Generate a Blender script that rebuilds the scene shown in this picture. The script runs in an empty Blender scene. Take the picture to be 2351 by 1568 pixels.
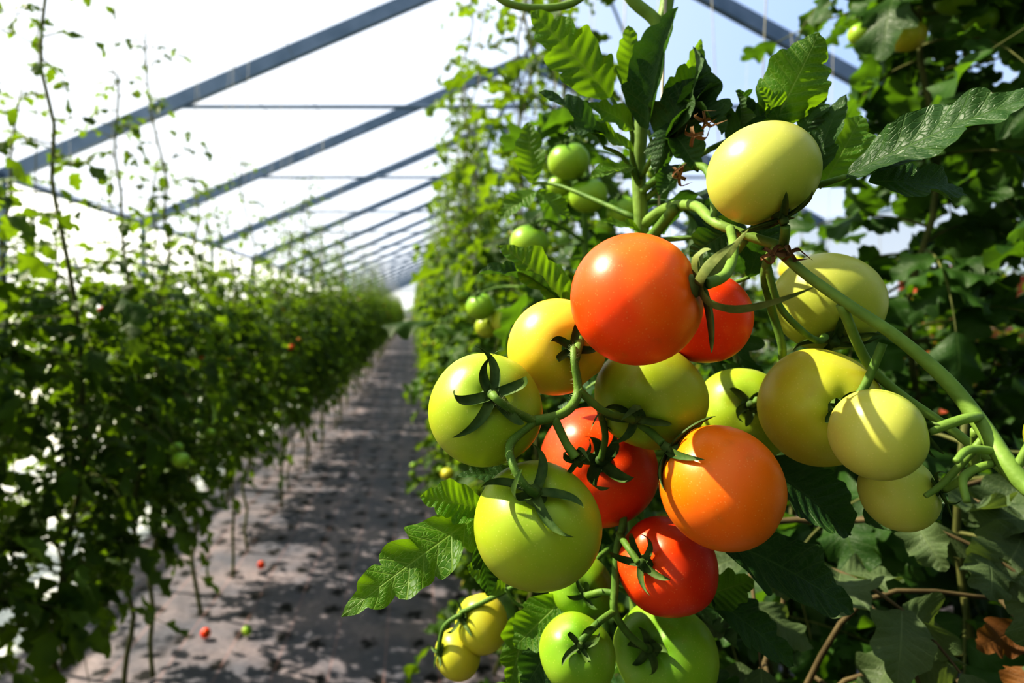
import bpy, math, random
from mathutils import Vector, Matrix
R = random.Random(7)
scene = bpy.context.scene
EYE = 1.30

# ------------------------------------------------------------------ helpers
class Acc:
    def __init__(s):
        s.v=[]; s.f=[]; s.m=[]; s.uv=[]
    def vert(s,p,uv=(0,0)):
        s.v.append((p[0],p[1],p[2])); s.uv.append(uv); return len(s.v)-1
    def face(s,idx,m=0):
        s.f.append(tuple(idx)); s.m.append(m)
    def mesh(s,name,mats,smooth=True):
        me=bpy.data.meshes.new(name)
        me.from_pydata(s.v,[],s.f)
        for m in mats: me.materials.append(m)
        me.polygons.foreach_set("material_index",s.m)
        me.polygons.foreach_set("use_smooth",[smooth]*len(s.f))
        uvl=me.uv_layers.new(name="UVMap")
        li=[0]*len(me.loops)
        me.loops.foreach_get("vertex_index",li)
        flat=[]
        for i in li: flat.extend(s.uv[i])
        uvl.data.foreach_set("uv",flat)
        me.update()
        return me
def obj(name,me,loc=(0,0,0)):
    o=bpy.data.objects.new(name,me); o.location=loc
    scene.collection.objects.link(o); return o

def catmull(pts,rad,n):
    P=[Vector(p) for p in pts]; out=[]; rr=[]
    if len(P)<3 or n<=1: return P,list(rad)
    for i in range(len(P)-1):
        p0=P[max(i-1,0)];p1=P[i];p2=P[i+1];p3=P[min(i+2,len(P)-1)]
        for k in range(n):
            t=k/n
            out.append(0.5*((2*p1)+(p2-p0)*t+(2*p0-5*p1+4*p2-p3)*t*t+(-p0+3*p1-3*p2+p3)*t**3))
            rr.append(rad[i]*(1-t)+rad[i+1]*t)
    out.append(P[-1]); rr.append(rad[-1])
    return out,rr
def tube(a,pts,rad,mat=0,sides=8,smooth=4,cap=True):
    if not isinstance(rad,(list,tuple)): rad=[rad]*len(pts)
    if len(rad)!=len(pts):
        n0=len(rad)-1; n1=len(pts)-1; o_=[]
        for i in range(n1+1):
            x=i/n1*n0; j=min(int(x),n0-1); o_.append(rad[j]+(rad[j+1]-rad[j])*(x-j))
        rad=o_
    P,Q=catmull(pts,rad,smooth)
    ref=None; rings=[]
    for i,p in enumerate(P):
        d=(P[min(i+1,len(P)-1)]-P[max(i-1,0)])
        if d.length<1e-9: d=Vector((0,0,1))
        d.normalize()
        if ref is None:
            ref=d.orthogonal().normalized()
        ref=(ref-d*ref.dot(d))
        if ref.length<1e-6: ref=d.orthogonal()
        ref.normalize(); b=d.cross(ref)
        ring=[]
        for k in range(sides):
            t=2*math.pi*k/sides
            ring.append(a.vert(p+(ref*math.cos(t)+b*math.sin(t))*Q[i],(k/sides,i*0.1)))
        rings.append(ring)
    for i in range(len(rings)-1):
        for k in range(sides):
            k2=(k+1)%sides
            a.face((rings[i][k],rings[i][k2],rings[i+1][k2],rings[i+1][k]),mat)
    if cap:
        a.face(list(reversed(rings[0])),mat); a.face(rings[-1],mat)

def leaflet(a,base,d,n,L,hw,nu,nv,droop,cup,rnd,mat=1,nl=4,ruf=0.25,lobe=0.4,twist=0.0):
    """one lobed tomato leaflet, curving along an arc, cupped and ruffled"""
    d=Vector(d).normalized(); n=Vector(n); n=(n-d*n.dot(d))
    if n.length<1e-5: n=d.orthogonal()
    n.normalize(); s=d.cross(n)
    ph=rnd.uniform(0,6.28)
    teeth=[]
    for sd in range(2):
        b=[0.0]
        for k in range(nl): b.append(b[-1]+rnd.uniform(.65,1.35)*(1.25-0.6*k/nl))
        b=[x/b[-1] for x in b]
        teeth.append((b,[rnd.uniform(.4,1.35) for _ in range(nl)]))
    c=Vector(base); rows=[]
    for i in range(nu+1):
        t=i/nu
        ang=droop*t
        dd=d*math.cos(ang)-n*math.sin(ang); nn=n*math.cos(ang)+d*math.sin(ang)
        if i>0: c=c+dd*(L/nu)
        tw=twist*t
        ss=s*math.cos(tw)+nn*math.sin(tw); n2=nn*math.cos(tw)-s*math.sin(tw)
        prof=max(0.0,math.sin(math.pi*min(1,(t*0.97+0.03))**0.68))**0.85
        lobs=[]
        for sd in range(2):
            if nu<10:
                saw=(t*nl)%1.0; amp=1
            else:
                b,am=teeth[sd]; k=0
                while k<nl-1 and t>=b[k+1]: k+=1
                saw=(t-b[k])/(b[k+1]-b[k]); saw=min(max(saw,0),1); amp=am[k]
            tooth=(saw/0.72) if saw<0.72 else (1-saw)/0.28
            lob=1-lobe*amp*(1-math.sin(tooth*1.5708)**0.9)
            if nu>=20: lob*=1+0.035*math.sin(t*41+ph*(1+sd))
            lobs.append(lob)
        row=[]
        for j in range(-nv,nv+1):
            v=j/nv; av=abs(v)
            w=hw*prof*lobs[1 if v>0 else 0]
            if i==nu: w=hw*0.02
            pk=0
            if nu>=20: pk=0.04*hw*math.sin((t*10)*6.283)*av*(1.2-av)*2
            h=cup*av**1.6*w+ruf*hw*av*av*math.sin(t*nl*4.1+ph+(1.7 if v>0 else 0))*prof+pk
            p=c+ss*(v*w)+dd*(0.5*w*av)+n2*h
            row.append(a.vert(p,(t,0.5+0.5*v)))
        rows.append(row)
    for i in range(nu):
        for j in range(2*nv):
            a.face((rows[i][j],rows[i][j+1],rows[i+1][j+1],rows[i+1][j]),mat)

def compound(a,base,az,el,L,rnd,npair=3,ll=0.07,res=0,curl=1.0,lm=1):
    """compound leaf = arching rachis with paired leaflets + terminal"""
    d=Vector((math.cos(az)*math.cos(el),math.sin(az)*math.cos(el),math.sin(el)))
    n=Vector((0,0,1)); n=(n-d*n.dot(d)).normalized(); s=d.cross(n)
    droop=rnd.uniform(0.5,1.4)*curl; c=Vector(base); N=6; P=[c.copy()]; D=[d]; NN=[n]
    for i in range(N):
        a0=droop*(i+1)/N
        dd=d*math.cos(a0)-n*math.sin(a0); nn=n*math.cos(a0)+d*math.sin(a0)
        c=c+dd*L/N; P.append(c.copy()); D.append(dd); NN.append(nn)
    tube(a,P[::2] if res==0 else P,[0.0022,0.0008],0,3 if res==0 else 6,1 if res==0 else 2,False)
    nu,nv=(6,1) if res==0 else ((15,2) if res==1 else (32,5))
    nl=3 if res==0 else (4 if res==1 else rnd.choice([3,4]))
    def lf(p,dr,nn,k):
        leaflet(a,p,dr,nn,ll*k,ll*k*rnd.uniform(0.30,0.44),nu,nv,rnd.uniform(-0.2,1.5)*curl,
                rnd.uniform(-0.6,0.8),rnd,lm,nl,0.3,0.42 if res<2 else .3,rnd.uniform(-.6,.6))
    for k in range(npair):
        q=2+int(k*(N-2)/npair); q=min(q,N-1)
        for sg in (-1,1):
            dr=(s*sg*0.9+D[q]*0.55+NN[q]*rnd.uniform(-.25,.25))
            nn=NN[q]+Vector((rnd.uniform(-.6,.6),rnd.uniform(-.6,.6),rnd.uniform(-.3,.4)))
            lf(P[q],dr,nn,rnd.uniform(0.6,1.0))
    lf(P[-1],D[-1],NN[-1]+Vector((rnd.uniform(-.4,.4),rnd.uniform(-.4,.4),0)),1.15)

def ball(a,c,r,mat,seg=14,rings=9,flat=0.88):
    c=Vector(c); idx=[]
    top=a.vert(c+Vector((0,0,r*flat*0.9)),(0,0)); 
    for i in range(1,rings):
        th=math.pi*i/rings; row=[]
        for k in range(seg):
            ph=2*math.pi*k/seg; rr=r*(1+0.03*math.cos(5*ph))
            row.append(a.vert(c+Vector((rr*math.sin(th)*math.cos(ph),rr*math.sin(th)*math.sin(ph),r*flat*math.cos(th))),(k/seg,i/rings)))
        idx.append(row)
    bot=a.vert(c-Vector((0,0,r*flat)),(0,1))
    for k in range(seg):
        k2=(k+1)%seg
        a.face((top,idx[0][k],idx[0][k2]),mat); a.face((bot,idx[-1][k2],idx[-1][k]),mat)
        for i in range(len(idx)-1):
            a.face((idx[i][k],idx[i+1][k],idx[i+1][k2],idx[i][k2]),mat)

def sepals(a,c,r,axis,n,rnd,mat,L=None,curl=0.6,wid=0.12,flat=1.0):
    """calyx: n pointed sepals hugging the fruit then curling off it"""
    ax=Vector(axis).normalized(); e=ax.orthogonal().normalized(); f=ax.cross(e); c=Vector(c)
    L=L or r*0.8; p0=rnd.uniform(0,6)
    for k in range(n):
        t0=p0+2*math.pi*k/n+rnd.uniform(-.25,.25)
        er=e*math.cos(t0)+f*math.sin(t0); es=ax.cross(er)
        Lk=L*rnd.uniform(.75,1.25); cu=curl*rnd.uniform(.3,1.8); side=rnd.uniform(-.55,.55); rows=[]
        NS=12
        for i in range(NS+1):
            t=i/NS; th=t*Lk/r
            rad=r*math.sin(min(th,1.5))*(1-0.45*cu*t*t); h=r*flat*math.cos(min(th,1.5))*0.9+r*0.05
            p=c+ax*(h+cu*Lk*t**2.2)+er*rad+es*(side*Lk*t*t)
            w=wid*r*((1-t)**0.75*(0.55+0.9*t)+0.02)
            fold=0.9*w
            rows.append([a.vert(p-es*w+ax*fold,(t,0.3)),a.vert(p,(t,.5)),a.vert(p+es*w+ax*fold,(t,.7))])
        for i in range(NS):
            for j in range(2): a.face((rows[i][j],rows[i][j+1],rows[i+1][j+1],rows[i+1][j]),mat)

# ------------------------------------------------------------------ materials
def mat(name):
    m=bpy.data.materials.new(name); m.use_nodes=True; nt=m.node_tree; nt.nodes.clear()
    o=nt.nodes.new("ShaderNodeOutputMaterial"); return m,nt,o
def N(nt,t,**k):
    n=nt.nodes.new(t)
    for a,b in k.items(): setattr(n,a,b)
    return n
def math_(nt,op,a,b=None,clamp=False):
    n=N(nt,"ShaderNodeMath",operation=op,use_clamp=clamp)
    for i,x in enumerate((a,b)):
        if x is None: continue
        if isinstance(x,(int,float)): n.inputs[i].default_value=x
        else: nt.links.new(x,n.inputs[i])
    return n.outputs[0]
def mixc(nt,f,a,b,bt='MIX'):
    n=N(nt,"ShaderNodeMix",data_type='RGBA',blend_type=bt)
    if isinstance(f,(int,float)): n.inputs[0].default_value=f
    else: nt.links.new(f,n.inputs[0])
    for i,x in ((6,a),(7,b)):
        if isinstance(x,tuple): n.inputs[i].default_value=(*x,1)
        else: nt.links.new(x,n.inputs[i])
    return n.outputs[2]
def noise(nt,vec,scale,detail=3):
    n=N(nt,"ShaderNodeTexNoise"); n.inputs["Scale"].default_value=scale; n.inputs["Detail"].default_value=detail
    if vec is not None: nt.links.new(vec,n.inputs["Vector"])
    return n.outputs["Fac"]
def maprange(nt,x,a,b,c=0,d=1):
    n=N(nt,"ShaderNodeMapRange"); n.inputs[1].default_value=a;n.inputs[2].default_value=b;n.inputs[3].default_value=c;n.inputs[4].default_value=d
    nt.links.new(x,n.inputs[0]); return n.outputs[0]

def leaf_mat(name,dark,light,trans,vein,tf=0.4,nscale=9.0,nveins=5.0,spec=.3,vm=.5):
    m,nt,o=mat(name); L=nt.links
    uv=N(nt,"ShaderNodeUVMap"); sp=N(nt,"ShaderNodeSeparateXYZ"); L.new(uv.outputs[0],sp.inputs[0])
    geo=N(nt,"ShaderNodeNewGeometry"); oi=N(nt,"ShaderNodeObjectInfo")
    a=math_(nt,'ABSOLUTE',math_(nt,'MULTIPLY',math_(nt,'SUBTRACT',sp.outputs[1],0.5),2.0))
    mid=maprange(nt,a,0.0,0.06,1,0)
    ph=math_(nt,'FRACT',math_(nt,'ADD',math_(nt,'MULTIPLY',math_(nt,'SUBTRACT',sp.outputs[0],math_(nt,'MULTIPLY',a,0.06)),nveins*2),10.0))
    tri=math_(nt,'ABSOLUTE',math_(nt,'SUBTRACT',ph,0.5))
    side=maprange(nt,tri,0.0,0.08,1,0)
    mp=N(nt,"ShaderNodeMapping"); mp.inputs["Scale"].default_value=(26,14,1); L.new(uv.outputs[0],mp.inputs[0])
    vo=N(nt,"ShaderNodeTexVoronoi",feature='DISTANCE_TO_EDGE'); vo.inputs["Scale"].default_value=1.0; L.new(mp.outputs[0],vo.inputs["Vector"])
    net=maprange(nt,vo.outputs["Distance"],0.0,0.12,0.45,0)
    v=math_(nt,'MAXIMUM',math_(nt,'MAXIMUM',mid,math_(nt,'MULTIPLY',side,0.8)),net)
    nz=noise(nt,geo.outputs["Position"],nscale)
    k=maprange(nt,math_(nt,'ADD',nz,math_(nt,'MULTIPLY',oi.outputs["Random"],0.18)),0.38,0.78)
    col=mixc(nt,k,dark,light)
    col=mixc(nt,math_(nt,'MULTIPLY',v,vm),col,vein)
    back=mixc(nt,0.3,col,(0.13,0.19,0.09))
    col2=mixc(nt,geo.outputs["Backfacing"],col,back)
    p=N(nt,"ShaderNodeBsdfPrincipled"); L.new(col2,p.inputs["Base Color"]); p.inputs["Roughness"].default_value=0.46
    p.inputs["Specular IOR Level"].default_value=spec
    tr=N(nt,"ShaderNodeBsdfTranslucent")
    tcol=mixc(nt,math_(nt,'MULTIPLY',v,vm),trans,(trans[0]*.45,trans[1]*.45,trans[2]*.3))
    tcol=mixc(nt,k,mixc(nt,0.4,tcol,(0.01,0.06,0.003)),tcol)
    L.new(tcol,tr.inputs[0])
    bp=N(nt,"ShaderNodeBump"); bp.inputs["Strength"].default_value=0.4; bp.inputs["Distance"].default_value=0.001
    L.new(math_(nt,'SUBTRACT',1.0,v),bp.inputs["Height"]); L.new(bp.outputs[0],p.inputs["Normal"])
    mx=N(nt,"ShaderNodeMixShader"); mx.inputs[0].default_value=tf
    L.new(p.outputs[0],mx.inputs[1]); L.new(tr.outputs[0],mx.inputs[2]); L.new(mx.outputs[0],o.inputs[0])
    return m
def fruit_mat(name,top,mid,bot,rough=0.38,sss=0.2,blotch=0.5):
    m,nt,o=mat(name); L=nt.links
    uv=N(nt,"ShaderNodeUVMap"); sp=N(nt,"ShaderNodeSeparateXYZ"); L.new(uv.outputs[0],sp.inputs[0])
    tc=N(nt,"ShaderNodeTexCoord"); nz=noise(nt,tc.outputs["Object"],38,2)
    f=math_(nt,'ADD',sp.outputs[1],math_(nt,'MULTIPLY',math_(nt,'SUBTRACT',nz,0.5),blotch))
    cr=N(nt,"ShaderNodeValToRGB"); e=cr.color_ramp.elements
    e[0].position=0.05; e[0].color=(*top,1); e[1].position=0.95; e[1].color=(*bot,1)
    x=cr.color_ramp.elements.new(0.45); x.color=(*mid,1)
    L.new(f,cr.inputs[0])
    vo=N(nt,"ShaderNodeTexVoronoi"); vo.inputs["Scale"].default_value=600; L.new(tc.outputs["Object"],vo.inputs["Vector"])
    spk=maprange(nt,vo.outputs["Distance"],0.05,0.25,0.14,0)
    col=mixc(nt,spk,cr.outputs[0],(0.9,0.75,0.35))
    bl=maprange(nt,noise(nt,tc.outputs["Object"],90,5),.62,.75,0,.35)
    col=mixc(nt,bl,col,mixc(nt,.5,cr.outputs[0],(0.25,0.14,0.02)))
    p=N(nt,"ShaderNodeBsdfPrincipled"); L.new(col,p.inputs["Base Color"]); p.inputs["Roughness"].default_value=rough
    p.inputs["Specular IOR Level"].default_value=0.4
    p.inputs["Subsurface Weight"].default_value=sss; p.inputs["Subsurface Radius"].default_value=(1,0.45,0.1); p.inputs["Subsurface Scale"].default_value=0.005
    bp=N(nt,"ShaderNodeBump"); bp.inputs["Strength"].default_value=0.1; bp.inputs["Distance"].default_value=0.0005
    L.new(noise(nt,tc.outputs["Object"],260,3),bp.inputs["Height"]); L.new(bp.outputs[0],p.inputs["Normal"])
    L.new(p.outputs[0],o.inputs[0]); return m
def simple(name,c1,c2,rough=0.6,scale=40,metal=0,bump=0.2):
    m,nt,o=mat(name); L=nt.links; geo=N(nt,"ShaderNodeNewGeometry")
    nz=noise(nt,geo.outputs["Position"],scale,4)
    p=N(nt,"ShaderNodeBsdfPrincipled"); L.new(mixc(nt,maprange(nt,nz,.3,.7),c1,c2),p.inputs["Base Color"])
    p.inputs["Roughness"].default_value=rough; p.inputs["Metallic"].default_value=metal; p.inputs["Specular IOR Level"].default_value=.3
    bp=N(nt,"ShaderNodeBump"); bp.inputs["Strength"].default_value=bump; bp.inputs["Distance"].default_value=0.002
    L.new(nz,bp.inputs["Height"]); L.new(bp.outputs[0],p.inputs["Normal"]); L.new(p.outputs[0],o.inputs[0]); return m

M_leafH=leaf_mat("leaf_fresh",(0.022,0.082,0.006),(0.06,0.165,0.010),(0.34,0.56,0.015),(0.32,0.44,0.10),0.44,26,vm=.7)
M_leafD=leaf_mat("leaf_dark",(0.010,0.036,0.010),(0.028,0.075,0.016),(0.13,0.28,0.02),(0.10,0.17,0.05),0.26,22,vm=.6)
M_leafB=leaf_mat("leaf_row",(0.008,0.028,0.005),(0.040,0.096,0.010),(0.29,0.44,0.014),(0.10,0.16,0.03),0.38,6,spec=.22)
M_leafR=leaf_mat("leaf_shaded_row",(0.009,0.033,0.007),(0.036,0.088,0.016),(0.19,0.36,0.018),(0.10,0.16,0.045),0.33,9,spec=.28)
M_leafG=leaf_mat("leaf_ageing",(0.035,0.06,0.027),(0.10,0.14,0.065),(0.22,0.30,0.05),(0.2,0.25,0.12),0.3,12,spec=.2)
M_leafW=leaf_mat("leaf_withered",(0.08,0.03,0.010),(0.20,0.095,0.03),(0.38,0.18,0.035),(0.26,0.15,0.06),0.3,12,spec=.2)
M_stem=simple("green_stem",(0.06,0.13,0.02),(0.14,0.23,0.04),0.6,90,bump=.5)
M_stemD=simple("row_stem",(0.07,0.085,0.022),(0.13,0.13,0.045),0.7,50)
M_sepal=simple("sepal_green",(0.03,0.07,0.012),(0.09,0.14,0.03),0.65,150)
M_sepL=simple("sepal_light",(0.10,0.14,0.035),(0.20,0.23,0.07),0.65,150)
M_dry=simple("dry_sepal",(0.10,0.05,0.02),(0.20,0.12,0.05),0.8,150)
M_str=simple("twine",(0.35,0.32,0.26),(0.45,0.42,0.32),0.8,80)
F_pale=fruit_mat("fruit_pale_green",(0.32,0.40,0.06),(0.42,0.44,0.08),(0.47,0.44,0.10))
F_green=fruit_mat("fruit_green",(0.23,0.34,0.018),(0.35,0.40,0.030),(0.47,0.44,0.05))
F_lime=fruit_mat("fruit_lime",(0.13,0.28,0.015),(0.25,0.38,0.024),(0.33,0.42,0.034))
F_yel=fruit_mat("fruit_yellow",(0.54,0.44,0.025),(0.64,0.45,0.045),(0.70,0.45,0.055))
F_ygr=fruit_mat("fruit_yellow_green",(0.36,0.39,0.027),(0.48,0.42,0.038),(0.56,0.41,0.045))
F_org=fruit_mat("fruit_orange",(0.72,0.24,0.005),(0.74,0.16,0.004),(0.62,0.18,0.006))
F_redo=fruit_mat("fruit_orange_red",(0.84,0.19,0.005),(0.84,0.088,0.004),(0.80,0.062,0.004),blotch=.7)
F_red=fruit_mat("fruit_red",(0.76,0.09,0.005),(0.56,0.026,0.004),(0.45,0.018,0.004))
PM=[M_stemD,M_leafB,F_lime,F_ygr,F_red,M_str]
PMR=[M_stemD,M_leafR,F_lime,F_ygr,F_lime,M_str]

M_steel=simple("galvanised_steel_blue",(0.10,0.145,0.20),(0.15,0.20,0.265),0.5,6,0.3,0.05)
def film(name,op,col):
    m,nt,o=mat(name); L=nt.links
    t=N(nt,"ShaderNodeBsdfTransparent"); t.inputs[0].default_value=(0.97,0.98,1,1)
    d=N(nt,"ShaderNodeBsdfTranslucent"); d.inputs[0].default_value=(*col,1)
    mx=N(nt,"ShaderNodeMixShader"); mx.inputs[0].default_value=op
    L.new(t.outputs[0],mx.inputs[1]); L.new(d.outputs[0],mx.inputs[2]); L.new(mx.outputs[0],o.inputs[0]); return m
M_film=film("greenhouse_film",0.13,(0.9,0.93,1.0)); M_wallfilm=film("greenhouse_side_film",0.5,(0.9,0.93,0.97))
def floor_mat():
    m,nt,o=mat("woven_ground_fabric"); L=nt.links; geo=N(nt,"ShaderNodeNewGeometry"); P=geo.outputs["Position"]
    sp=N(nt,"ShaderNodeSeparateXYZ"); L.new(P,sp.inputs[0])
    big=noise(nt,P,3.5,5); fine=noise(nt,P,45,4)
    col=mixc(nt,maprange(nt,big,.38,.68),(0.092,0.092,0.112),(0.205,0.172,0.180))
    col=mixc(nt,maprange(nt,fine,.4,.75,0,.5),col,(0.067,0.066,0.078))
    wx=math_(nt,'SINE',math_(nt,'MULTIPLY',sp.outputs[0],900)); wy=math_(nt,'SINE',math_(nt,'MULTIPLY',sp.outputs[1],900))
    weave=math_(nt,'MULTIPLY',wx,wy)
    mp=N(nt,"ShaderNodeMapping"); mp.inputs["Scale"].default_value=(5.2,4.3,0); L.new(P,mp.inputs[0])
    vo=N(nt,"ShaderNodeTexVoronoi",voronoi_dimensions='2D'); vo.inputs["Scale"].default_value=1; vo.inputs["Randomness"].default_value=0.4; L.new(mp.outputs[0],vo.inputs["Vector"])
    vn=math_(nt,'ADD',vo.outputs["Distance"],math_(nt,'MULTIPLY',math_(nt,'SUBTRACT',noise(nt,P,34,2),0.5),0.5))
    slit=maprange(nt,vn,0.12,0.16,1,0)
    rim=maprange(nt,vn,0.16,0.28,.5,0)
    col=mixc(nt,rim,col,(0.05,0.045,0.05))
    col=mixc(nt,slit,col,(0.003,0.003,0.003))
    ln=math_(nt,'ABSOLUTE',math_(nt,'SUBTRACT',math_(nt,'FRACT',math_(nt,'MULTIPLY',sp.outputs[0],5.0)),.5))
    col=mixc(nt,maprange(nt,ln,0,0.03,.4,0),col,(0.32,0.19,0.18))
    w=maprange(nt,math_(nt,'ADD',sp.outputs[0],math_(nt,'MULTIPLY',big,0.2)),-1.46,-1.40,1,0)
    col=mixc(nt,w,col,mixc(nt,fine,(0.62,0.62,0.60),(0.8,0.8,0.78)))
    p=N(nt,"ShaderNodeBsdfPrincipled"); L.new(col,p.inputs["Base Color"]); p.inputs["Roughness"].default_value=0.62; p.inputs["Specular IOR Level"].default_value=.25
    bp=N(nt,"ShaderNodeBump"); bp.inputs["Strength"].default_value=0.6; bp.inputs["Distance"].default_value=0.04
    L.new(math_(nt,'ADD',noise(nt,P,5,4),math_(nt,'MULTIPLY',weave,0.01)),bp.inputs["Height"]); L.new(bp.outputs[0],p.inputs["Normal"])
    L.new(p.outputs[0],o.inputs[0]); return m
M_floor=floor_mat()

# ------------------------------------------------------------------ greenhouse shell
XL,ZL=-3.4,2.42; XA,ZA=1.42,4.49; XR,ZR=5.2,2.41; Y0,Y1=-3.15,62.4
def quad(name,pts,m):
    a=Acc(); ids=[a.vert(p) for p in pts]; a.face(ids,0); return obj(name,a.mesh(name,[m],False))
fa=Acc()
nx,ny=60,220
for j in range(ny+1):
    for i in range(nx+1):
        x=XL-0.05+(XR-XL+0.1)*i/nx; y=Y0+(Y1-Y0)*(j/ny)**1.6
        z=0.012*math.sin(x*5.1+1.3*math.sin(y*2.1))*math.sin(y*3.7+x)
        fa.vert((x,y,z-0.012))
for j in range(ny):
    for i in range(nx):
        k=j*(nx+1)+i; fa.face((k,k+1,k+nx+2,k+nx+1))
obj("floor",fa.mesh("floor",[M_floor]))
M_gr=simple("outside_ground",(0.2,0.2,0.12),(0.3,0.28,0.18),0.9,0.5)
quad("ground",[(-80,-60,-0.06),(80,-60,-0.06),(80,140,-0.06),(-80,140,-0.06)],M_gr)
a=Acc()
i=[a.vert(p) for p in [(XL,Y0,ZL),(XA,Y0,ZA),(XR,Y0,ZR),(XL,Y1,ZL),(XA,Y1,ZA),(XR,Y1,ZR)]]
a.face((i[0],i[1],i[4],i[3])); a.face((i[1],i[2],i[5],i[4])); obj("ceiling",a.mesh("ceiling",[M_film],False),(0,0,0.07))
quad("wall_left",[(XL-.04,Y0,0),(XL-.04,Y1,0),(XL-.04,Y1,ZL),(XL-.04,Y0,ZL)],M_wallfilm)
quad("wall_right",[(XR+.04,Y0,0),(XR+.04,Y1,0),(XR+.04,Y1,ZR),(XR+.04,Y0,ZR)],M_wallfilm)
quad("wall_back",[(XL,Y1,0),(XR,Y1,0),(XR,Y1,ZR),(XA,Y1,ZA),(XL,Y1,ZL)],M_wallfilm)
quad("wall_front",[(XL,Y0,0),(XR,Y0,0),(XR,Y0,ZR),(XA,Y0,ZA),(XL,Y0,ZL)],M_wallfilm)

def beam(a,p,q,w,h,up=(0,1,0)):
    p=Vector(p);q=Vector(q);d=(q-p).normalized();u=Vector(up);u=(u-d*u.dot(d)).normalized();s=d.cross(u)
    ids=[]
    for e in (p,q):
        for x,y in((-1,-1),(1,-1),(1,1),(-1,1)): ids.append(a.vert(e+u*(x*w/2)+s*(y*h/2)))
    for k in range(4): a.face((ids[k],ids[(k+1)%4],ids[4+(k+1)%4],ids[4+k]))
    a.face(ids[:4][::-1]); a.face(ids[4:])
fr=Acc(); k=0; y=5.43-2.85*3
while y<Y1:
    beam(fr,(XL,y,ZL),(XA,y,ZA),0.06,0.12); beam(fr,(XA,y,ZA),(XR,y,ZR),0.06,0.12)
    tx0=(3.0-3.88)/0.43; tx1=XA+(ZA-3.0)/0.55
    tube(fr,[(tx0,y,3.0),(tx1,y,3.0)],0.017,0,8,1)
    tube(fr,[(0.82,y,3.0),(XA,y,ZA-.05)],0.012,0,6,1); tube(fr,[(2.02,y,3.0),(XA,y,ZA-.05)],0.012,0,6,1)
    beam(fr,(XL,y,0),(XL,y,ZL),0.05,0.05); beam(fr,(XR,y,0),(XR,y,ZR),0.05,0.05)
    y+=2.85
beam(fr,(XL,Y0,ZL),(XL,Y1,ZL),0.04,0.05,(0,0,1)); beam(fr,(XR,Y0,ZR),(XR,Y1,ZR),0.04,0.05,(0,0,1)); beam(fr,(XA,Y0,ZA),(XA,Y1,ZA),0.04,0.04,(0,0,1))
beam(fr,(XL+.02,Y0,1.75),(XL+.02,Y1,1.75),0.03,0.03,(0,0,1))
for x in (-1.25,-0.8,0.42,0.88): tube(fr,[(x,Y0,3.02),(x,Y1,3.02)],0.003,0,4,1)
obj("greenhouse_frame",fr.mesh("greenhouse_frame",[M_steel],False))

# ------------------------------------------------------------------ generic plants
def plant(name,seed,H,z0,zd,step,reach,ll,res,mats,nfruit,top_step=0.1,top_scale=0.6,string=True,npair=3,fcols=None,gap=.12):
    r=random.Random(seed); a=Acc(); pts=[]; z=0
    px=r.uniform(-.02,.02);py=r.uniform(-.02,.02)
    while z<H:
        pts.append((px,py,z)); px+=r.uniform(-.03,.03);py+=r.uniform(-.03,.03);px*=.92;py*=.92;z+=0.12
    pts.append((px,py,H))
    tube(a,pts,[0.0085 if res==0 else .006,0.003],0,6 if res==0 else 8,2)
    def at(z):
        k=min(int(z/0.12),len(pts)-2); return Vector(pts[k]).lerp(Vector(pts[k+1]),(z-0.12*k)/0.12)
    az=r.uniform(0,6.28); z=z0
    while z<zd:
        az+=2.4+r.uniform(-.4,.4)
        low=max(0,(.75-z))*.8
        compound(a,at(z),az,r.uniform(-.1,.75)+low,reach*r.uniform(.45,1.05),r,npair,ll*r.uniform(.7,1.25),res)
        z+=step*r.uniform(.5,1.5)*(1.0 if r.random()>gap else 4)
    while z<H:
        az+=2.4; k=1-(z-zd)/max(0.01,(H-zd))*0.45
        compound(a,at(min(z,H-.01)),az,r.uniform(0,.8),reach*top_scale*k*r.uniform(.6,1.1),r,2,ll*.85*k,res)
        z+=top_step*r.uniform(.5,1.5)
    if string: tube(a,[(pts[-1][0],pts[-1][1],H*0.6),(0,0,3.02)],0.0014,5,4,1)
    for _ in range(nfruit):
        zz=r.uniform(z0+.05,min(H,zd+.15)); A=r.uniform(0,6.28); b=at(zz); m=r.choice(fcols or [2,2,4])
        e=b+Vector((math.cos(A),math.sin(A),-.35))*reach*0.85
        tube(a,[b,b+Vector((math.cos(A),math.sin(A),.2))*reach*.4,e+Vector((0,0,.02))],[.0025,.0018],0,4,2)
        for q in range(r.choice([1,2,2])):
            ball(a,e+Vector((r.uniform(-.035,.035),r.uniform(-.035,.035),-.045*q)),r.uniform(.015,.021),m,12,8)
    return a.mesh(name,mats)
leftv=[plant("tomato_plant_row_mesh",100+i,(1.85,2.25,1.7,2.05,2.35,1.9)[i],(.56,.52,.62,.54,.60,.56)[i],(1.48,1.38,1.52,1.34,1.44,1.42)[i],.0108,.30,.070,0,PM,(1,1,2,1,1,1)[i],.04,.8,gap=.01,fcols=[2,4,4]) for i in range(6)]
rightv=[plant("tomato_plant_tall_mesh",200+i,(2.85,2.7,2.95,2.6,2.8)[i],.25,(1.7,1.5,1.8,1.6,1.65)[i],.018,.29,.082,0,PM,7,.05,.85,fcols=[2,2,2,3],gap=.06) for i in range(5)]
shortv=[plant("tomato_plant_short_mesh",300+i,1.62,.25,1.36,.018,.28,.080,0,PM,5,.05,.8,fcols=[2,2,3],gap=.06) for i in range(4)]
midv=[plant("tomato_plant_vine_mesh",350+i,(2.75,2.5,2.6)[i],.3,1.5,.024,.24,.090,1,PM,9,.048,.95,fcols=[2,2,2,3],gap=.08) for i in range(3)]
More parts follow.
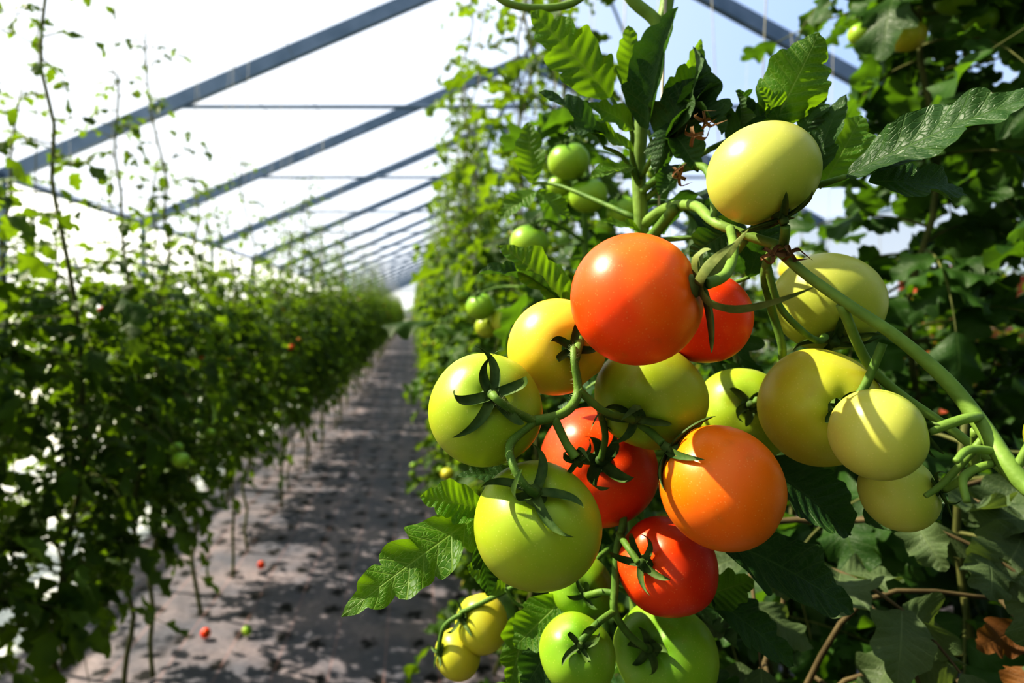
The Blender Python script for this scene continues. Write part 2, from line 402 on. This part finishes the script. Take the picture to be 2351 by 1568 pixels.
def put(me,x,y,s=1.0,rot=None):
    o=obj("tomato_plant",me,(x,y,0)); o.rotation_euler=(0,0,R.uniform(0,6.28) if rot is None else rot); o.scale=(s,s,s); return o
y=-2.8
while y<58:
    for x in (-0.88,-1.27):
        if y<1.0 and x<-1: continue
        if R.random()<.07 and y>2: continue
        put(R.choice(leftv),x+R.uniform(-.06,.06)-(.12 if y<1 else 0),y+R.uniform(-.08,.08),R.uniform(.90,1.08))
    y+=0.40 if y<20 else 0.55
y=1.5; k=0
while y<58:
    if y<4.2: put(midv[k%3],.30+R.uniform(-.04,.04),y,1.0)
    else: put(R.choice(rightv),.42+R.uniform(-.06,.05),y+R.uniform(-.08,.08),R.uniform(.92,1.04))
    v=shortv if y<3.2 else rightv
    put(R.choice(v),.88+R.uniform(-.04,.04),y+R.uniform(-.08,.08),R.uniform(.92,1.03))
    if y<3: put(R.choice(shortv),.58,y+.2,.9)
    y+=0.42 if y<20 else 0.55; k+=1
for x in (-.55,-.3,-.05,.2): put(R.choice(leftv),x,58.6)
for y in (-2.4,-1.9,-1.4,-.9,-.45,0.0): put(R.choice(rightv),.62,y); put(R.choice(rightv),1.05,y+.1)
y=2.0
while y<40:
    for x in (2.4,2.9): put(R.choice(shortv),x,y+R.uniform(-.1,.1),R.uniform(.95,1.1))
    put(R.choice(leftv),-2.5,y+R.uniform(-.1,.1),R.uniform(.75,.9))
    y+=0.55
# close plants of the right row (detailed)
near=[(.36,.88,1.18,.35,1.14,.020,0),(.52,1.0,1.28,.3,1.22,.02,1),(.74,1.0,2.45,.35,2.35,.017,3),(.93,.82,2.6,.35,2.5,.018,2),(.60,.70,1.20,.4,1.16,.020,1),(1.04,1.25,2.6,.3,2.5,.019,3),(.80,.62,1.75,.4,1.7,.020,1)]
for i,(x,y,H,z0,zd,st,nf) in enumerate(near):
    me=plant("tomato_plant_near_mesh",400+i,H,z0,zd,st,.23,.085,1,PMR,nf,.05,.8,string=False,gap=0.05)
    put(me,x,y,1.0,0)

# ------------------------------------------------------------------ hero fruit
def mm(x,y,z): return Vector((x/1000,y/1000,EYE+z/1000))
def tomato(name,c,r,axis,fm,flat=0.9,ribs=0.015,lobes=5,sep=True,curl=.6,sl=.85,smat=None,seed=0,nsep=5,crease=0.0,sx=1.0,wid=.12):
    rnd=random.Random(seed+int(c[0]*7+c[2]*13)); a=Acc(); rr=r/1000; seg,rings=72,44; idx=[]
    ph0=rnd.uniform(0,6)
    def P(th,ph):
        rib=ribs*math.cos(lobes*ph+ph0)*(0.35+0.65*math.exp(-(th/0.9)**2))*math.sin(th)**.5 if th>0 else 0
        rib+=0.012*math.cos(2*ph+ph0*2)*math.sin(th)+0.008*math.cos(3*ph+1)*math.sin(th)
        if crease: rib-=crease*math.exp(-((math.cos((ph-ph0)*1.0)-1)/0.03)**2)*math.sin(th)
        k=1+rib-0.13*math.exp(-(th/.33)**2)-0.03*math.exp(-((math.pi-th)/.3)**2)
        return Vector((rr*k*math.sin(th)*math.cos(ph),rr*k*math.sin(th)*math.sin(ph),rr*flat*k*math.cos(th)))
    top=a.vert(P(0,0),(0,0))
    for i in range(1,rings):
        idx.append([a.vert(P(math.pi*i/rings,2*math.pi*k/seg),(k/seg,i/rings)) for k in range(seg)])
    bot=a.vert(P(math.pi,0),(0,1))
    for k in range(seg):
        k2=(k+1)%seg
        a.face((top,idx[0][k],idx[0][k2]),0); a.face((bot,idx[-1][k2],idx[-1][k]),0)
        for i in range(len(idx)-1): a.face((idx[i][k],idx[i+1][k],idx[i+1][k2],idx[i][k2]),0)
    if sep:
        sepals(a,(0,0,0),rr,(0,0,1),nsep,rnd,1,rr*sl,curl,wid,flat)
        tube(a,[(0,0,rr*flat*.80),(0,0,rr*flat*.92),(0,0,rr*flat*.98),(0,0,rr*flat*1.12)],[.0052*rr/.026,.0045*rr/.026,.0026*rr/.026,.002*rr/.026],1,10,2)
    me=a.mesh(name,[fm,smat or M_sepal])
    me.transform(Vector(axis).normalized().to_track_quat('Z','Y').to_matrix().to_4x4())
    if sx!=1: me.transform(Matrix.Diagonal((sx,1,1,1)))
    return obj(name,me,mm(*c))
tomato("orange_red_tomato",(96,280,5),28.6,(.76,-.58,.22),F_redo,.94,.008,sl=1.1,curl=1.0,nsep=6,smat=M_sepL,wid=.16,seed=3)
tomato("orange_red_tomato",(147,330,-3),23.5,(.3,.8,.5),F_redo,.93)
tomato("pale_green_tomato",(161,300,63),24.5,(.25,-.35,-1),F_pale,.95,.008,curl=.3,sx=.94)
tomato("pale_green_tomato",(229,360,5),28.5,(-.25,-.6,-.8),F_pale,.92,.012,curl=.3,sx=.94)
tomato("yellow_tomato",(73,330,-18),24.5,(.1,-1,.02),F_yel,.95,.02,2,curl=.5,crease=.06)
tomato("unripe_green_tomato",(33.6,300,-45),26,(0.02,-.9,.38),F_green,.95,.012,curl=.6,nsep=6,sl=1.1,wid=.14)
tomato("unripe_green_tomato",(120,330,-43),27,(-.55,-.75,-.3),F_green,.93,.02,curl=.8)
tomato("unripe_green_tomato",(55.5,290,-94.7),28,(-.15,-.65,.7),F_green,.96,.008,curl=.9,sl=.95)
tomato("red_tomato",(105,370,-87.6),33,(-.2,-.9,.3),F_red,.92,.02,curl=.8,sl=.7,wid=.15)
tomato("orange_tomato",(137,290,-78),27.2,(-.75,.35,.55),F_org,1.0,.008,curl=.1,sl=1.1,sx=.94)
tomato("unripe_green_tomato",(193,380,-60),27,(-.3,-.9,.35),F_green,.95,.015,curl=.8,sl=.6)
tomato("pale_green_tomato",(199.5,320,-47),29,(-.25,-.95,.1),F_ygr,.95,.02,curl=.8,sl=.5,sx=.9)
tomato("pale_green_tomato",(185,260,-49),18,(.9,-.2,.1),F_pale,1.0,.01,curl=.6,sx=.89)
tomato("pale_green_tomato",(231,310,-86),18,(.6,-.7,.3),F_pale,.95,.01,curl=.6,sx=.92)
tomato("red_tomato",(132.6,340,-132.6),25,(-.75,-.6,.3),F_red,.95,.035,curl=.8)
tomato("unripe_green_tomato",(96,370,-156.6),18.5,(-.1,-.95,.2),F_lime,.95,.02,curl=.8)
tomato("unripe_green_tomato",(86,340,-178),19.5,(-.1,-.75,.6),F_lime,.95,.025,curl=.8)
tomato("unripe_green_tomato",(143.5,370,-193.6),28,(-.6,-.65,.45),F_lime,.9,.03,curl=.8,sl=.6)
tomato("yellow_tomato",(48,450,-215),19.5,(-.8,-.4,.4),F_ygr,.9,.04,2,curl=.5,crease=.05)
tomato("yellow_tomato",(31.5,450,-236),16.5,(-.8,-.4,.3),F_ygr,.95,.01)
for c,r,f in [((192,800,184),25,F_lime),((216,800,142),23,F_lime),((145,805,84),24,F_lime),((98,930,7),21,F_lime),((133,930,-13),21,F_green),((111,960,-22),18,F_green),((262,810,125),20,F_lime),((188,830,160),16,F_lime),
              ((790,950,455),25,F_lime),((700,1000,430),20,F_lime),((720,950,400),24,F_ygr),((640,930,395),17,F_lime),((828,950,425),22,F_lime),((310,300,-60),22,F_green),((560,950,60),24,F_ygr),((600,960,66),22,F_ygr)]:
    tomato("unripe_green_tomato" if f!=F_ygr else "yellow_tomato",c,r,(R.uniform(-.4,.4),-.3,.8),f,.92,.01)

# ------------------------------------------------------------------ hero stems
st=Acc()
def S(pts,r,m=0,sides=12,sm=6): tube(st,[mm(*p) for p in pts],[x/1000 for x in r] if isinstance(r,(list,tuple)) else r/1000,m,sides,sm)
S([(168,420,260),(165,420,205),(155,420,158),(148,420,122),(146,420,88),(148,420,50),(152,432,0),(150,440,-80),(155,450,-160),(165,460,-300),(220,520,-700),(330,600,-1300)],[3.4,4.2,4.4,4.4,4.4,4.6,5,5,5.5,6,7,8],4)
S([(120,425,250),(139,420,204),(158,420,184),(155,420,155)],[3.5,4.2],4)
S([(45,420,215),(60,420,199),(85,420,195),(108,420,201),(125,422,225)],[2.2,2.6],4)
S([(148,420,55),(156,400,63),(158,365,59),(155,335,46),(164,322,38),(175,310,31)],[4,3.6,3,2.6,2.4,2.6],4)
S([(146,420,75),(152,400,82),(160,360,80),(157,340,60),(155,335,46)],[2.4,2])
S([(148,422,40),(152,405,50),(153,380,60)],[4,3])
S([(172,310,31),(181,300,17),(194,290,3),(208,280,-11),(220.5,270,-28),(226,260,-44),(225,242,-62),(240,225,-90),(300,260,-220)],[2.4,2.3,2.4,2.6,2.9,3.2,3.4,3.6,4],4)
S([(192,292,3),(209,300,-23),(223,300,-37),(243,290,-55),(262,280,-75)],[2.2,2],4)
S([(172,312,29),(173,320,18),(187,340,2),(194,342,-19),(196,350,-32),(190,356,-45),(186,354,-50)],[2.2,1.8])
S([(172,316,22),(180,320,3),(193,322,-10),(208,334,-15),(214,338,-13)],[1.8,1.6,1.6,2])
S([(167,292,38),(169,296,34),(175,308,30)],[2,2.2])
S([(117,259,11),(126,262,15),(142,288,27),(158,324,41)],[2.4,2.1,2.0,2.2],4)
S([(154,342,10),(160,335,22),(165,322,36)],[1.8,2])
J=(53,283,-47.5)
S([(75,302,-17),(74,297,-23),(75,295,-37),(67,287,-44.5),J],[1.6,1.8,2.1,2.1,2.3])
S([J,(43,276,-42),(36,271,-37),(34,274,-35)],[2.0,1.7,1.6,2])
S([J,(42,277,-56),(42,269,-64),(47,267,-72),(51,270,-75)],[2.1,1.9,1.8,1.7,2])
S([(62,285,-46),(67,284,-57),(71,283,-63)],[2.0,1.8,2.4])
S([(75,295,-35),(87,299,-45),(98,304,-49),(104,308,-51)],[2.0,1.7,1.6,1.9])
S([(98,339,-77),(99,334,-64),(92,318,-50),(87,300,-45)],[1.7,1.7])
S([(74,297,-23),(90,330,0),(120,380,20),(149,420,30)],[2.0,3])
S([(116,302,-61),(112,312,-56),(105,318,-52),(98,304,-49)],[1.9,1.8])
S([(152,440,-60),(125,410,-90),(114,352,-108),(109,346,-125),(106,341,-145),(105,338,-155),(112,340,-167),(125,349,-180)],[3,2.4,2,2,2,2,1.9,1.9])
S([(110,347,-118),(110,332,-120),(113,325,-125)],[1.8,1.8])
S([(106,341,-147),(100,345,-148),(94,352,-153)],[1.7,1.7])
S([(105,338,-155),(95,332,-158),(84,326,-165)],[1.8,1.7])
S([(192,293,-43),(200,290,-35),(207,287,-14)],[1.9,1.8])
S([(202,256,-47),(214,254,-42),(226,260,-42)],[1.9,1.9],4)
S([(242,297,-81),(240,280,-68),(228,264,-48)],[1.7,1.9],4)
S([(222,250,-58),(208,246,-62),(204,240,-70)],[1.6,1.2],4); S([(226,252,-54),(210,246,-52),(200,240,-55)],[1.8,1.2],4)
S([(226,258,-50),(214,262,-68),(206,262,-74)],[1.6,1.0],4); S([(225,244,-60),(232,240,-40),(236,238,-30)],[1.6,1.0],4)
S([(32,443,-205),(60,440,-190),(110,450,-170),(155,450,-165)],[1.6,1.8]); S([(18,443,-230),(22,440,-212),(34,441,-204)],[1.5,1.6])
S([(192,800,206),(205,815,215),(225,840,190),(225,850,100),(240,860,-100),(260,860,-600),(280,860,-1300)],[2.2,2.4,3,4,5,6,7])
S([(145,805,106),(175,830,115),(225,850,90)],[2,2.5]); S([(98,930,26),(140,920,35),(228,855,20)],[2,2.5]); S([(216,800,163),(222,820,172),(226,842,165)],[2,2.4])
tube(st,[mm(160,418,0),mm(156,414,120),mm(161,414,200),(0.20,.43,3.0)],0.0009,2,6,2)
sepals(st,mm(70,285,-60)+Vector((0,0.01,0)),.010,(.2,-.8,-.5),5,R,1,.016,.5,.25)
for c in [(173,306,28),(150,345,92),(169,305,25),(147,340,98),(137,345,70)]:
    sepals(st,mm(*c),.006,(R.uniform(-.6,.6),-.8,R.uniform(-.2,.6)),5,R,3,.014,.8,.25)
# fine hairs standing on the nearest stalks
hr=random.Random(11)
for seg_ in ([(75,302,-17),(74,297,-23),(75,295,-37),(67,287,-44.5),J],[J,(43,276,-42),(36,271,-37)],[J,(42,277,-56),(42,269,-64),(47,267,-72)],[(172,310,31),(181,300,17),(194,290,3),(208,280,-11),(220.5,270,-28)]):
    P_,_=catmull([mm(*p) for p in seg_],[1]*len(seg_),30)
    for p in P_[::1]:
        for _k in range(3):
            v=Vector((hr.uniform(-1,1),hr.uniform(-1,1),hr.uniform(-1,1))).normalized()
            q=p+v*hr.uniform(.0030,.0040); o1=v.orthogonal().normalized()*.00007; o2=v.cross(o1).normalized()*.00007
            i0=st.vert(p+o1);i1=st.vert(p-o1+o2);i2=st.vert(p-o1-o2);i3=st.vert(q)
            st.face((i0,i1,i3),5);st.face((i1,i2,i3),5);st.face((i2,i0,i3),5)
M_stemL=simple("stem_light",(0.12,0.20,0.035),(0.185,0.285,0.055),0.55,90,bump=.5)
M_hair=simple("stem_hair",(0.35,0.42,0.2),(0.45,0.5,0.28),0.6,90,bump=0)
stem_o=obj("tomato_vine_stem",st.mesh("tomato_vine_stem",[M_stem,M_sepal,M_str,M_dry,M_stemL,M_hair]))
# leaves filling the neighbouring vine behind the trusses
r=random.Random(1); a=Acc()
for q in range(16):
    z=1.05+.57*q/16; az=q*2.4
    if math.sin(az)<-.3: az=-az
    compound(a,(.235,.86,z),az,r.uniform(-.1,.7),r.uniform(.09,.17),r,2,.07,1)
obj("tomato_leaf",a.mesh("vine_foliage",[M_stem,M_leafR]))
# ageing and withered lower foliage of the front plant
r=random.Random(5); a=Acc()
for (x,y,z,az,L,ll,lm) in [(.26,.52,1.12,-1.9,.12,.06,1),(.30,.52,1.10,-1.2,.13,.065,1),(.27,.50,1.03,-2.0,.12,.06,1),(.34,.50,1.14,-1.0,.12,.06,1),(.36,.52,1.07,-1.6,.14,.065,1),
    (.40,.50,1.16,-1.4,.10,.06,1),(.33,.54,1.00,-1.2,.13,.07,1),(.42,.52,1.02,-1.6,.12,.06,2),(.45,.50,1.08,-1.9,.10,.05,2),(.38,.56,.98,-1.9,.12,.06,2),(.22,.52,1.02,-1.4,.11,.06,1),(.47,.50,1.18,-2.2,.11,.06,1),(.43,.55,.95,-1.4,.1,.05,2)]:
    compound(a,(x,y,z),az,r.uniform(0,.5),L,r,2,ll,2,1.2,lm)
for p in ([(.165,.46,1.0),(.26,.52,1.12),(.34,.50,1.14),(.40,.50,1.16),(.47,.50,1.18)],[(.175,.47,.92),(.27,.50,1.03),(.30,.52,1.10)],[(.18,.48,.85),(.30,.53,.96),(.36,.52,1.07),(.45,.50,1.08)],[(.2,.5,.75),(.33,.54,.97),(.42,.52,1.02)],[(.2,.5,.7),(.38,.56,.94),(.43,.55,.95)],[(.17,.46,.95),(.22,.52,1.02)]):
    tube(a,p,[.003,.0015],0,8,4)
obj("tomato_leaf",a.mesh("ageing_foliage",[simple("brown_stem",(.06,.045,.02),(.11,.085,.04),.8,60),M_leafG,M_leafW]))
# deep foliage of the hero plant itself, filling the gaps between the fruit
r=random.Random(23); a=Acc()
for (x,y,z,az,L) in [(.152,.43,1.33,.2,.07),(.152,.43,1.29,-.1,.08),(.150,.44,1.24,.4,.08),(.150,.44,1.20,-.1,.08),(.150,.44,1.17,2.9,.05),(.155,.45,1.12,.3,.08),(.160,.45,1.07,.0,.08),(.150,.44,1.26,3.0,.05),(.150,.425,1.37,.5,.06),(.160,.46,1.02,.4,.08),(.160,.46,1.05,2.9,.05)]:
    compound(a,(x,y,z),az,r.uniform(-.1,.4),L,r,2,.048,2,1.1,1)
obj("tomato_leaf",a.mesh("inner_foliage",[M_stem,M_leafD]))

# ------------------------------------------------------------------ hero leaves
def HL(b,t,hw,n=(0,-1,.2),droop=.5,cup=.25,m=None,nl=5,lobe=.3,twist=0,ruf=.2,seed=0):
    rnd=random.Random(int(b[0]*31+t[2]*17)+seed); a=Acc(); B=mm(*b); T=mm(*t); d=T-B; L=d.length
    nn=Vector(n); nn=(nn-d.normalized()*nn.dot(d.normalized())).normalized()
    h=droop/2; d0=d.normalized()*math.cos(h)+nn*math.sin(h); n0=nn*math.cos(h)-d.normalized()*math.sin(h)
    Larc=L*(droop/2/math.sin(droop/2) if abs(droop)>1e-3 else 1)
    leaflet(a,B,d0,n0,Larc,hw/1000,60,6,droop,cup,rnd,0,nl,ruf,lobe,twist)
    return a,m or M_leafH
def leafset(name,specs,petioles=()):
    a=Acc(); mats=[M_leafH,M_leafD,M_stem]
    for s in specs:
        b,mm_=HL(**s); off=len(a.v); a.v+=b.v; a.uv+=b.uv
        a.f+=[tuple(i+off for i in f) for f in b.f]; a.m+=[mats.index(mm_)]*len(b.f)
    for p,r in petioles: tube(a,[mm(*q) for q in p],[x/1000 for x in r],2,8,5)
    return obj(name,a.mesh(name,mats))
D=dict
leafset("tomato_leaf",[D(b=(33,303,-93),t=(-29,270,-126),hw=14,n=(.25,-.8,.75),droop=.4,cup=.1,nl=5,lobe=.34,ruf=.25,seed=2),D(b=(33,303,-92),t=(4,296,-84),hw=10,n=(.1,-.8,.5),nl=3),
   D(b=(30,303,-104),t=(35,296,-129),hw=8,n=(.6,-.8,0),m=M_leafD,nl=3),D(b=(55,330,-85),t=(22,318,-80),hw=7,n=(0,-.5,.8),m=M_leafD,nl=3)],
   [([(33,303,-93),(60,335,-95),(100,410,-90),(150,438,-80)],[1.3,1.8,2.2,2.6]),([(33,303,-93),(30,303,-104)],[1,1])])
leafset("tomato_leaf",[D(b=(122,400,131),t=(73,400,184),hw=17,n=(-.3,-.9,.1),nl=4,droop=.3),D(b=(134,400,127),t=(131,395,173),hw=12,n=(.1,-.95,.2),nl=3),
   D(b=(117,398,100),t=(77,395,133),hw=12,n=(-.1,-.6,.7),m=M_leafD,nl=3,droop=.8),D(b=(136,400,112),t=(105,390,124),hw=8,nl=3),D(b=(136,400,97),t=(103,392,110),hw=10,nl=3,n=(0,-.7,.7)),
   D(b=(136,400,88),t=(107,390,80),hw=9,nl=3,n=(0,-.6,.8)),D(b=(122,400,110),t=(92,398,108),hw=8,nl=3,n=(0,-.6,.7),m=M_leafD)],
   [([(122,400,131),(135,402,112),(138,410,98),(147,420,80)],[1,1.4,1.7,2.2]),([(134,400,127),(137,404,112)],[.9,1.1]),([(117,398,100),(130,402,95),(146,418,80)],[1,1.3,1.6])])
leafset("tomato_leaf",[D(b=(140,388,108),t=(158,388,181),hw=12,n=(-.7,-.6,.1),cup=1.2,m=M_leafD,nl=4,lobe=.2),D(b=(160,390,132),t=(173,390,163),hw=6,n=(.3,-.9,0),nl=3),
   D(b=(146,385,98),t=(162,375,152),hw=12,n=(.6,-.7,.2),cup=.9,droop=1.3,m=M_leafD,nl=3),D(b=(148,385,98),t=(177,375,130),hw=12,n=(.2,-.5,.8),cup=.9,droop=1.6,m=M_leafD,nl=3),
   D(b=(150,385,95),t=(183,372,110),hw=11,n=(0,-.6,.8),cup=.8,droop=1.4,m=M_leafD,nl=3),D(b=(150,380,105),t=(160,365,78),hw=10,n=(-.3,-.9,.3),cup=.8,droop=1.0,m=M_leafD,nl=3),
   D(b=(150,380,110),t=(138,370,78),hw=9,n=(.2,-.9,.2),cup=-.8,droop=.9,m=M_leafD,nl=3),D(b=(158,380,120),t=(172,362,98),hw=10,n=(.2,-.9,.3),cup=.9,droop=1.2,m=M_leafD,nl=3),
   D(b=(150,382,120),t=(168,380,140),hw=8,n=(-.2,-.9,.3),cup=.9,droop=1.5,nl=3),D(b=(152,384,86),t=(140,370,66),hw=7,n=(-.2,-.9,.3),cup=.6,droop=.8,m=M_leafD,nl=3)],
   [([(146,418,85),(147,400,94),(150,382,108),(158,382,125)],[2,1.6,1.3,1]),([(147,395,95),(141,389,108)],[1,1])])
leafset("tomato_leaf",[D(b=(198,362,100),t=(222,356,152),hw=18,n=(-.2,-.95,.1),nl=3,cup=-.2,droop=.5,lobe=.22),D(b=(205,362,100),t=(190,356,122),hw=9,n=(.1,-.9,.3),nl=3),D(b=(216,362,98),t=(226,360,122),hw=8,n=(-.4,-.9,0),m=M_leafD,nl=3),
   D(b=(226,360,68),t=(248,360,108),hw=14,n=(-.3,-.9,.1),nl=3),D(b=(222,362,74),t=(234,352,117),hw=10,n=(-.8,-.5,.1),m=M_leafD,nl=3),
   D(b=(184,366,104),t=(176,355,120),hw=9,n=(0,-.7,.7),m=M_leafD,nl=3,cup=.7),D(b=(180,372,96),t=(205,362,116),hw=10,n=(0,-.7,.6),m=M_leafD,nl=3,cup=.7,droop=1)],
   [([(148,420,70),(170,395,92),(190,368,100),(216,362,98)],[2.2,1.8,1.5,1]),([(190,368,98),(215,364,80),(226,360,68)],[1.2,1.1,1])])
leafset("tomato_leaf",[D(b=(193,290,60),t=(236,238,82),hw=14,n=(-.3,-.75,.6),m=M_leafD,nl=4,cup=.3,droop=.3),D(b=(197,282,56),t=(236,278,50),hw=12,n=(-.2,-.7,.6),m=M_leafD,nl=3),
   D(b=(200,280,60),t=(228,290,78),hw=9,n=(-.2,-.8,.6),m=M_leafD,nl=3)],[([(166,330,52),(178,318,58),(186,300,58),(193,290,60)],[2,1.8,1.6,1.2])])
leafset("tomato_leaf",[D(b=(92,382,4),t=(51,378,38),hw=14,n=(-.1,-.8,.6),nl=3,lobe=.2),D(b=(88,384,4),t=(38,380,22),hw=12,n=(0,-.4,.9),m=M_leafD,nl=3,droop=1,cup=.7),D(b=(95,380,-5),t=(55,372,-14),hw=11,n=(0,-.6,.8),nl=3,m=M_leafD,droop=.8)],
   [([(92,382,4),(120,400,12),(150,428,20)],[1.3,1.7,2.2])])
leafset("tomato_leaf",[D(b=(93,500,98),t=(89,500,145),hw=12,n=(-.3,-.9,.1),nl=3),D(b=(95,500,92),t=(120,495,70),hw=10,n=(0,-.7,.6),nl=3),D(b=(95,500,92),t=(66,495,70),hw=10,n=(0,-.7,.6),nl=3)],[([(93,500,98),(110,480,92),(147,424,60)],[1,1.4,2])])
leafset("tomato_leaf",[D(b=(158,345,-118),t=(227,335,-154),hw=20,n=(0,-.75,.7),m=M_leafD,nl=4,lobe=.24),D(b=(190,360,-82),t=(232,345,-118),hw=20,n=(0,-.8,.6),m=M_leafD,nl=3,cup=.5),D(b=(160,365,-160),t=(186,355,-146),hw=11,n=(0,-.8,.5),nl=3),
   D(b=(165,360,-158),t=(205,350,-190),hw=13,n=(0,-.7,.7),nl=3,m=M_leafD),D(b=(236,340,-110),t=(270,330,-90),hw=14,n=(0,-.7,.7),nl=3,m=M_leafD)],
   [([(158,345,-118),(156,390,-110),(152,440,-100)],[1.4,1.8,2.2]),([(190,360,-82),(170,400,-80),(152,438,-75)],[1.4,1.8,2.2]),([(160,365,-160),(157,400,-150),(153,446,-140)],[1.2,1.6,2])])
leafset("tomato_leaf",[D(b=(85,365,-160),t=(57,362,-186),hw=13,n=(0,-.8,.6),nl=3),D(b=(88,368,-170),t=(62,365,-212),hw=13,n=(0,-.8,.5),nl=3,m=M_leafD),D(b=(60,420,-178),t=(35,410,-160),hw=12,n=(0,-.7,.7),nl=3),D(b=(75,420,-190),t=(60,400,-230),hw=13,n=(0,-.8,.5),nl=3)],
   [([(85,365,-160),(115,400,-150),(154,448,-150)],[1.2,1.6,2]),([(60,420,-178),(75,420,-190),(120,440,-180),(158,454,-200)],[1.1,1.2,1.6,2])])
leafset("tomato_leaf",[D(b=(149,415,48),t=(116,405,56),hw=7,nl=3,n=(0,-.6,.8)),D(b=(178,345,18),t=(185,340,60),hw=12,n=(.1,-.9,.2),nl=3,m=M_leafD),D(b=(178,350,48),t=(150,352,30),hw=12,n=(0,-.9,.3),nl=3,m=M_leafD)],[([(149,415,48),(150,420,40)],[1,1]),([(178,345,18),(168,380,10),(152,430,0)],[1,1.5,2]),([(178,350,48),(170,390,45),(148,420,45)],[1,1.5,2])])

# fallen fruit on the fabric at the foot of the left row
for x,y,f in [(-.76,3.3,F_red),(-.66,2.62,F_lime),(-.82,2.6,F_red)]:
    tomato("fallen_tomato",(x*1000,y*1000,-1300+20),20,(R.uniform(-1,1),R.uniform(-1,1),.6),f,.92)
# red slatted crates beyond the right row
cr=Acc()
for zz in range(5):
    for k in range(4):
        z=.12+zz*.3+k*.065
        beam(cr,(3.55,4.3,z),(4.75,4.3,z),0.02,0.05,(0,1,0)); beam(cr,(3.55,4.75,z),(4.75,4.75,z),0.02,0.05,(0,1,0))
        beam(cr,(3.55,4.3,z),(3.55,4.75,z),0.02,0.05,(1,0,0)); beam(cr,(4.75,4.3,z),(4.75,4.75,z),0.02,0.05,(1,0,0))
for x in (3.57,4.73):
    for yy in (4.32,4.73): beam(cr,(x,yy,0),(x,yy,1.6),.04,.04,(0,1,0))
obj("wooden_crate_stack",cr.mesh("crates",[simple("red_brown_wood",(0.25,0.05,0.02),(0.38,0.09,0.04),.7,20)],False))

# ------------------------------------------------------------------ light
w=bpy.data.worlds.new("World"); scene.world=w; w.use_nodes=True; nt=w.node_tree; nt.nodes.clear()
o=nt.nodes.new("ShaderNodeOutputWorld"); bg=nt.nodes.new("ShaderNodeBackground"); tc=nt.nodes.new("ShaderNodeTexCoord"); sp=nt.nodes.new("ShaderNodeSeparateXYZ")
nt.links.new(tc.outputs["Generated"],sp.inputs[0])
fx=maprange(nt,sp.outputs[0],-.3,.5); fz=maprange(nt,sp.outputs[2],0.02,.3)
k=math_(nt,'MULTIPLY',fx,fz)
col=mixc(nt,k,(0.95,1.02,1.12),(0.38,0.58,0.95))
low=maprange(nt,sp.outputs[2],-.05,0.0)
col=mixc(nt,low,(0.25,0.25,0.2),col)
nt.links.new(col,bg.inputs[0]); bg.inputs[1].default_value=0.76; nt.links.new(bg.outputs[0],o.inputs[0])
sun=bpy.data.lights.new("sun","SUN"); sun.energy=10.0; sun.angle=math.radians(0.7); sun.color=(1,.90,.72)
so=bpy.data.objects.new("sun",sun); scene.collection.objects.link(so); so.location=(-6,2,8)
so.rotation_euler=Vector((-.66,.20,.76)).to_track_quat('Z','Y').to_euler()

# ------------------------------------------------------------------ camera
cam=bpy.data.cameras.new("camera"); co=bpy.data.objects.new("camera",cam); scene.collection.objects.link(co)
co.location=(0,0,EYE); co.rotation_euler=(math.pi/2,0,0)
cam.sensor_width=36; cam.lens=22.97; cam.shift_x=0.098; cam.shift_y=-0.0293; cam.clip_start=0.02; cam.clip_end=300
cam.dof.use_dof=True; cam.dof.focus_distance=0.29; cam.dof.aperture_fstop=9
scene.camera=co
scene.view_settings.view_transform='Standard'
try: scene.view_settings.look='High Contrast'
except Exception as e: print(e)
